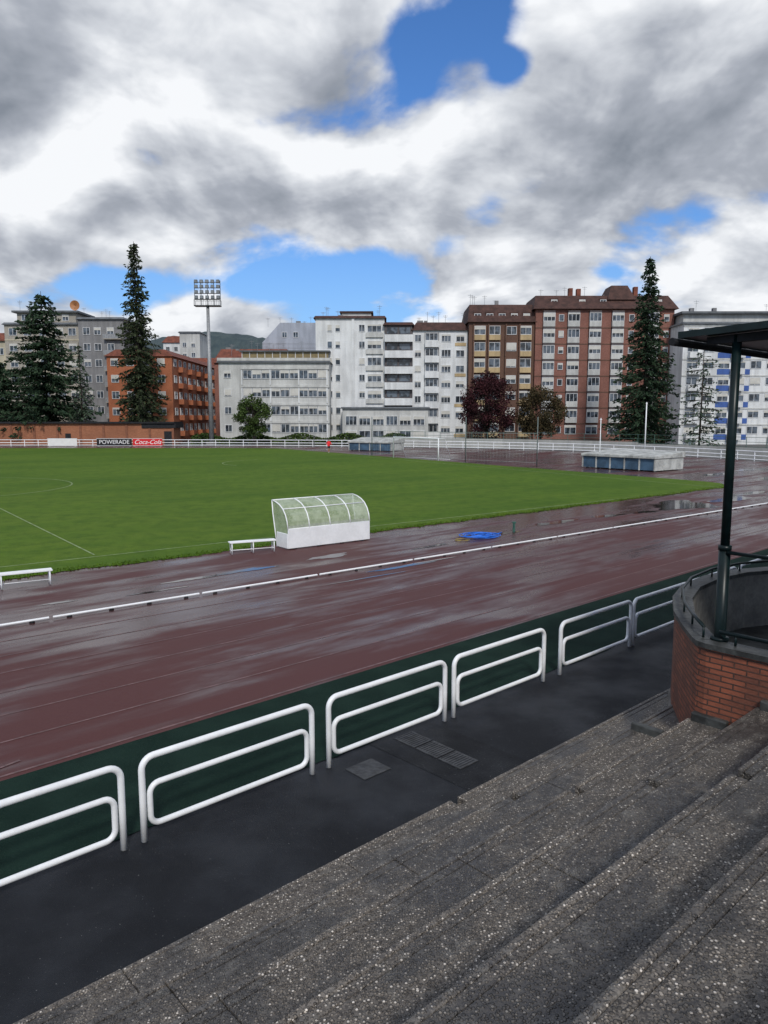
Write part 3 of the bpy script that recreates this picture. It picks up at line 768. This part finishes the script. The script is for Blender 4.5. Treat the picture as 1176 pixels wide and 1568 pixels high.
for f in range(7):
    z=1.0+f*3.0
    window(B,.4,z+1,1.3,1.4); window(B,5.7,z+1,1.9,1.5,mull=2); window(B,8.6,z+1,1.7,1.4)
    B.part('bay_fronts',WH).box(2.4,5.2,-.9,.0,z-.1,z+1.15); window(B,2.5,z+1.2,2.5,1.5,y=-.3,mull=2,shut=0)
    B.part('bay_backs',GREYD).box(2.4,5.2,-.27,.0,z+1.16,z+2.8)
    if f%2==0: B.part('yellow_trims',YP).box(8.4,10.6,-.1,.0,z+.2,z+.8)
rooftop_bits(B,10.9,24,12,8,4); B.done()
B=house('brown_brick_building',16.7,29.5,148,14,23.6,BRN)
B.part('roof',ROOFB).frustum(-.4,13.2,-.6,14.4,23.6,27.2,.6,2.4)
for f in range(7):
    z=1.4+f*3.15
    for (x,w_2) in ((1.0,2.2),(3.9,2.2),(7.3,2.0),(10.0,2.2)):
        if x==7.3:
            window(B,x,z+.9,w_2,1.6)
        else:
            B.part('ochre_panels',YP).box(x,x+w_2,-.5,.0,z-.15,z+.85)
            window(B,x,z+.9,w_2,1.7,y=-.02,mull=1,shut=rb_.choice([0,.2,.4,0]))
        B.part('bay_fins',BRN).box(x-.25,x-.02,-.55,.0,z-.2,z+2.9)
for i in range(5): window(B,1+i*2.4,24.4,1.3,.9,y=.35,frame=BRN); B.part('dormers',ROOFB).box(.8+i*2.4,2.5+i*2.4,.36,3,24.3,25.6)
rooftop_bits(B,12.8,27.3,12,9,3); B.done()
B=house('brick_apartment_building',29.6,56.6,147.5,15,26.0,RBR)
B.part('roof',ROOFB).frustum(-.6,27.6,-.8,15.6,26,29.0,1.0,3.5)
for f in range(8):
    z=1.0+f*3.1
    for x in (1.4,6.2,10.4,14.8,21.6):
        if f>0:
            B.part('bay_spandrels',WH2).box(x,x+2.3,-.6,.0,z-.05,z+.95)
            B.part('bay_heads',BANDG).box(x,x+2.3,-.55,.0,z+2.62,z+2.98)
            window(B,x,z+.97,2.3,1.62,y=-.45,mull=2,shut=rb_.choice([0,0,.3,.5,.15]))
            B.part('bay_boxes',GREYD).box(x+.05,x+2.25,-.44,.0,z+.951,z+2.6)
        else: window(B,x,z+.8,2.3,1.8)
    for x in (4.5,18.2,25.0): window(B,x,z+1,1.0,1.3,mull=0)
    B.part('string_courses',BRN).box(0,27,-.05,.02,z-.35,z-.15)
for x in (3,8.5,12.6,23.5): B.part('dormers',ROOFB).box(x,x+1.5,1.2,4,26.9,28.2); window(B,x+.15,27.1,1.2,.9,y=1.19,frame=BRN)
B.part('tower_roof',ROOFB).frustum(14.2,19.8,1,9,28.0,31.0,1.2,2.0)
q=B.part('roof_chimneys',ROOFR)
for x in (7,8.6,19.9): q.box(x,x+.8,3,4.0,27.5,30.2+.3*(x%2))
rooftop_bits(B,27,29,14,10,3); B.done()
B=house('white_apartment_building',56.0,96,141,15,22.4,WH,ROOFG,.4)
for f in range(7):
    z=1.0+f*3.05
    B.part('blue_bands',BLP).box(6.6,12.8,-.06,.0,z-.1,z+.9)
    for i in range(13):
        x=.8+i*3.0
        window(B,x,z+1,2.1,1.45,mull=1)
    B.part('floor_bands',WH2).box(0,40,-.12,.0,z+2.6,z+2.85)
    for i in range(5): B.part('balconies',WH).box(1.0+i*8,3.4+i*8,-1.0,.0,z-.1,z+.9)
B.part('penthouse',WH2).box(1,39,3,12,22.8,24.6); B.part('penthouse_roof',ROOFG).box(.3,39.7,2,12.6,24.6,25)
rooftop_bits(B,40,25,14,12,6); B.done()
for i,(x0,x1,y,zt,mt) in enumerate([(-54,-44,200,19,WH2),(60,84,190,26,CRM),(-130,-108,170,21,WH2),(98,120,150,24,RBR)]):
    B=house('apartment_building',x0,x1,y,14,zt,mt,ROOFR,2)
    n=int((x1-x0)/3.2)
    for f in range(int(zt/3.2)-1):
        for k_ in range(n): window(B,1+k_*3.1,2+f*3.2,1.5,1.5)
    B.done()

# ------------------------------------------------------------ hills
def hills(name,dist,base,amp,seed,mat,n=420,a0=-80,a1=80,peak=None):
    rr=random.Random(seed); ph=[(rr.uniform(2,26),rr.uniform(0,6.28)) for _ in range(9)]
    vs=[];fs=[]; rows=8
    for i in range(n+1):
        a=R(a0+(a1-a0)*i/n)
        b_=base
        if peak: b_=base+peak[2]*math.exp(-((math.degrees(a)-peak[0])/peak[1])**2)
        hgt=b_+amp*sum(math.sin(a*fq+p)/(1+fq*.16) for fq,p in ph)/4+rr.uniform(-1,1)*dist*.0014
        for j in range(rows):
            q=j/(rows-1); dd=dist*(.72+.34*q); z=max(-1,hgt*math.sin(q*math.pi/2)**1.3)+(rr.uniform(-1,1)*dist*.002 if 0<j<rows-1 else 0)
            vs.append((dd*math.sin(a),dd*math.cos(a),z-(2 if j==0 else 0)))
    for i in range(n):
        for j in range(rows-1): a=i*rows+j; fs.append((a,a+rows,a+rows+1,a+1))
    single(name,vs,fs,mat)
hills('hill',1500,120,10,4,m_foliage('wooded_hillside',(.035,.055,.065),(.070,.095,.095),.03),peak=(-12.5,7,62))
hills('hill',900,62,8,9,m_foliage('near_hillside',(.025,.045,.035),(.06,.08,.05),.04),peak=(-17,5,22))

# ------------------------------------------------------------ trees
def leaf(F,c,dv,sd_,l,w_):
    F.add([tuple(c-dv*l*.5),tuple(c+sd_*w_*.5),tuple(c+dv*l*.5),tuple(c-sd_*w_*.5)],[(0,1,2,3)])
def rv(r): 
    v=Vector((r.gauss(0,1),r.gauss(0,1),r.gauss(0,1))); return v.normalized()
def conifer(name,x,y,H,Rr,seed,mat,z0=1.2,levels=44,dens=1.0,droop=.28,power=.8,lsz=.7,per=4):
    r=random.Random(seed); o=Obj(name,(x,y,0)); T=o.part('trunk',BARK,True); F=o.part('foliage',mat)
    T.tube([(0,0,0),(.05,0,H*.5),(0,0,H)],H*.011,8,r2=.04)
    for k in range(levels):
        f=(k+r.uniform(-.3,.3))/levels; f=max(0,min(.995,f)); z=z0+(H-z0)*f
        rad=Rr*((1-f)**power)*(1-.35*max(0,.12-f)/.12)*r.uniform(.72,1.15)+.2
        nb=int((5+6*(1-f))*dens)+1
        for b in range(nb):
            a=r.uniform(0,6.283); rl=rad*r.uniform(.55,1.15); npt=max(2,int(rl/.5))
            dr=droop*r.uniform(.4,1.5); ca,sa=math.cos(a),math.sin(a)
            end=(ca*rl,sa*rl,z-dr*rl)
            T.tube([(0,0,z),end],.05 if rl>1.5 else .03,3,caps=False)
            for j in range(1,npt+1):
                q=j/npt
                if q<.25 and r.random()<.5: continue
                base=Vector((ca*rl*q,sa*rl*q,z-dr*rl*q*(1.15-.3*q)))
                for m_ in range(per):
                    c=base+Vector((r.uniform(-.4,.4),r.uniform(-.4,.4),r.uniform(-.4,.15)))
                    dv=(Vector((ca,sa,-.35))+rv(r)*.8).normalized(); sv=dv.cross(rv(r)).normalized()
                    leaf(F,c,dv,sv,lsz*r.uniform(.6,1.3),lsz*.45*r.uniform(.6,1.2))
    o.done()
def broad(name,x,y,H,Rr,seed,mat,nc=55,per=60,lsz=.45,trunk=2.2):
    r=random.Random(seed); o=Obj(name,(x,y,0)); T=o.part('trunk',BARK,True); F=o.part('foliage',mat)
    T.tube([(0,0,0),(.1,0,trunk),(0,.05,H*.6)],.28,8,r2=.1)
    cz=trunk*.7+(H-trunk*.7)*.5; hz=(H-trunk*.7)*.5
    for i in range(nc):
        v=rv(r); q=r.uniform(.35,1.0)**.5
        c=Vector((v.x*Rr*q,v.y*Rr*q,cz+v.z*hz*q*.95))
        c.x*=1-.25*max(0,v.z); c.y*=1-.25*max(0,v.z)
        T.tube([(0,0,trunk+r.uniform(0,H*.3)),tuple(c*.5+Vector((0,0,trunk*.6))),tuple(c)],.07,4,r2=.02)
        cr_=Rr*r.uniform(.18,.34)
        for j in range(per):
            p=c+rv(r)*cr_*r.random()**.4; dv=rv(r); leaf(F,p,dv,dv.cross(rv(r)).normalized(),lsz*r.uniform(.5,1.2),lsz*.6*r.uniform(.6,1.2))
    o.done()
CEDAR=m_foliage('cedar_needles',(.010,.024,.014),(.040,.070,.036))
SPR=m_foliage('spruce_needles',(.014,.024,.012),(.055,.070,.034))
BLC=m_foliage('blue_cedar_needles',(.03,.05,.035),(.09,.13,.085))
GRN=m_foliage('green_leaves',(.02,.04,.010),(.075,.115,.03))
MAR=m_foliage('maroon_leaves',(.016,.006,.008),(.060,.018,.022))
OLV=m_foliage('autumn_leaves',(.028,.027,.012),(.085,.060,.03))
conifer('cedar_tree',-64.2,142,28.5,9.6,1,CEDAR,levels=40,dens=1.2,droop=.12,power=.62,lsz=.9,per=4)
conifer('cedar_tree',-73.5,143,16,6.5,2,CEDAR,levels=24,dens=1.2,droop=.15,power=.5,lsz=.9,per=4)
conifer('cedar_tree',-56.8,140,19,3.4,3,BLC,levels=28,dens=.6,droop=.5,per=3)
conifer('spruce_tree',-45.8,140,37,5.0,4,SPR,levels=70,dens=.95,droop=.35,power=.66,lsz=.75)
conifer('spruce_tree',43.6,125,31.2,6.4,5,CEDAR,levels=60,dens=1.0,droop=.3,power=.9,lsz=.75)
conifer('cedar_tree',50.2,118,17.3,4.4,6,BLC,levels=24,dens=.45,droop=.12,power=.6,lsz=.6,per=2)
broad('round_green_tree',-23.7,135,9.2,3.1,7,GRN,nc=70,per=80)
broad('purple_leaf_tree',18.6,134,13.4,4.8,8,MAR,nc=105,per=95)
broad('autumn_tree',28.2,134,10.8,4.2,9,OLV,nc=90,per=85)
hg=Obj('hedge'); F=hg.part('foliage',GRN); r=random.Random(5); T=hg.part('stems',BARK)
for i in range(7000):
    x=r.uniform(-36,4); y=139.5+r.uniform(0,1.6)-.02*(x+16)**2*.2; z=r.uniform(.1,1.7+.5*math.sin(x*.7))
    dv=rv(r); leaf(F,Vector((x,y,z)),dv,dv.cross(rv(r)).normalized(),.45,.3)
for i in range(40): x=-36+i; T.tube([(x,140,0),(x,140,1.2)],.04,4)
hg.done()

# ------------------------------------------------------------ runner
def runner(x,y,rz):
    V=[];E=[];Rd=[]
    def a(p,r,par=None):
        V.append(p);Rd.append(r)
        if par is not None:E.append((par,len(V)-1))
        return len(V)-1
    pel=a((0,0,.98),.15); sp1=a((0,-.02,1.18),.15,pel); ch=a((0,-.05,1.38),.18,sp1); nk=a((0,-.07,1.55),.06,ch); hd=a((0,-.09,1.66),.09,nk); ht=a((0,-.10,1.80),.075,hd)
    nose=a((0,-.19,1.69),.018,hd)
    for sx,ph in ((-1,1),(1,-1)):
        hp=a((sx*.11,0,.93),.11,pel); kn=a((sx*.12,-.22*ph-.08,.54),.07,hp); an=a((sx*.12,-.12*ph+.10 if ph<0 else -.20,.12),.045,kn) 
        a((sx*.12,V[an][1]-.16,.05),.038,an)
        sh=a((sx*.21,-.05,1.45),.07,ch); el=a((sx*.30,.12*ph,1.20),.055,sh); wr=a((sx*.26,.12*ph-.20,1.16),.035,el); pm_=a((sx*.25,.12*ph-.29,1.17),.036,wr)
        for f in range(4): t=a((sx*.25+(-.03+.02*f),V[pm_][1]-.06,1.15),.010,pm_); a((V[t][0],V[t][1]-.01,1.115),.009,t)
        a((sx*.21,V[pm_][1]+.02,1.20),.011,pm_)
    me=bpy.data.meshes.new('runner'); me.from_pydata(V,E,[])
    o=bpy.data.objects.new('runner',me); scene.collection.objects.link(o); o.location=(x,y,.01); o.rotation_euler=(0,0,rz); o.scale=(1.06,)*3
    md=o.modifiers.new('skin','SKIN'); md.use_smooth_shade=True
    if not me.skin_vertices: 
        bpy.context.view_layer.objects.active=o; bpy.ops.mesh.customdata_skin_add()
    for i,rd in enumerate(Rd): me.skin_vertices[0].data[i].radius=(rd,rd)
    me.skin_vertices[0].data[0].use_root=True
    sb_=o.modifiers.new('sub','SUBSURF'); sb_.levels=2; sb_.render_levels=2
    m,nt,b=newmat('runner_clothes_and_skin')
    z=nn(nt,'ShaderNodeSeparateXYZ',{0:nn(nt,'ShaderNodeTexCoord').outputs['Object']}).outputs[2]
    rp=nn(nt,'ShaderNodeValToRGB',{0:math_(nt,'DIVIDE',z,2.0)}); cr=rp.color_ramp; cr.interpolation='CONSTANT'
    cr.elements[0].position=0; cr.elements[0].color=(.6,.6,.6,1); cr.elements[1].position=.045; cr.elements[1].color=(.38,.2,.13,1)
    for p_,c_ in ((.30,(.02,.02,.03,1)),(.45,(.85,.02,.03,1)),(.775,(.38,.2,.13,1)),(.875,(.03,.02,.015,1))):
        e=cr.elements.new(p_); e.color=c_
    nt.links.new(rp.outputs[0],b.inputs['Base Color']); b.inputs['Roughness'].default_value=.7
    me.materials.append(m)
runner(-8.0,107,R(20))
print('done')
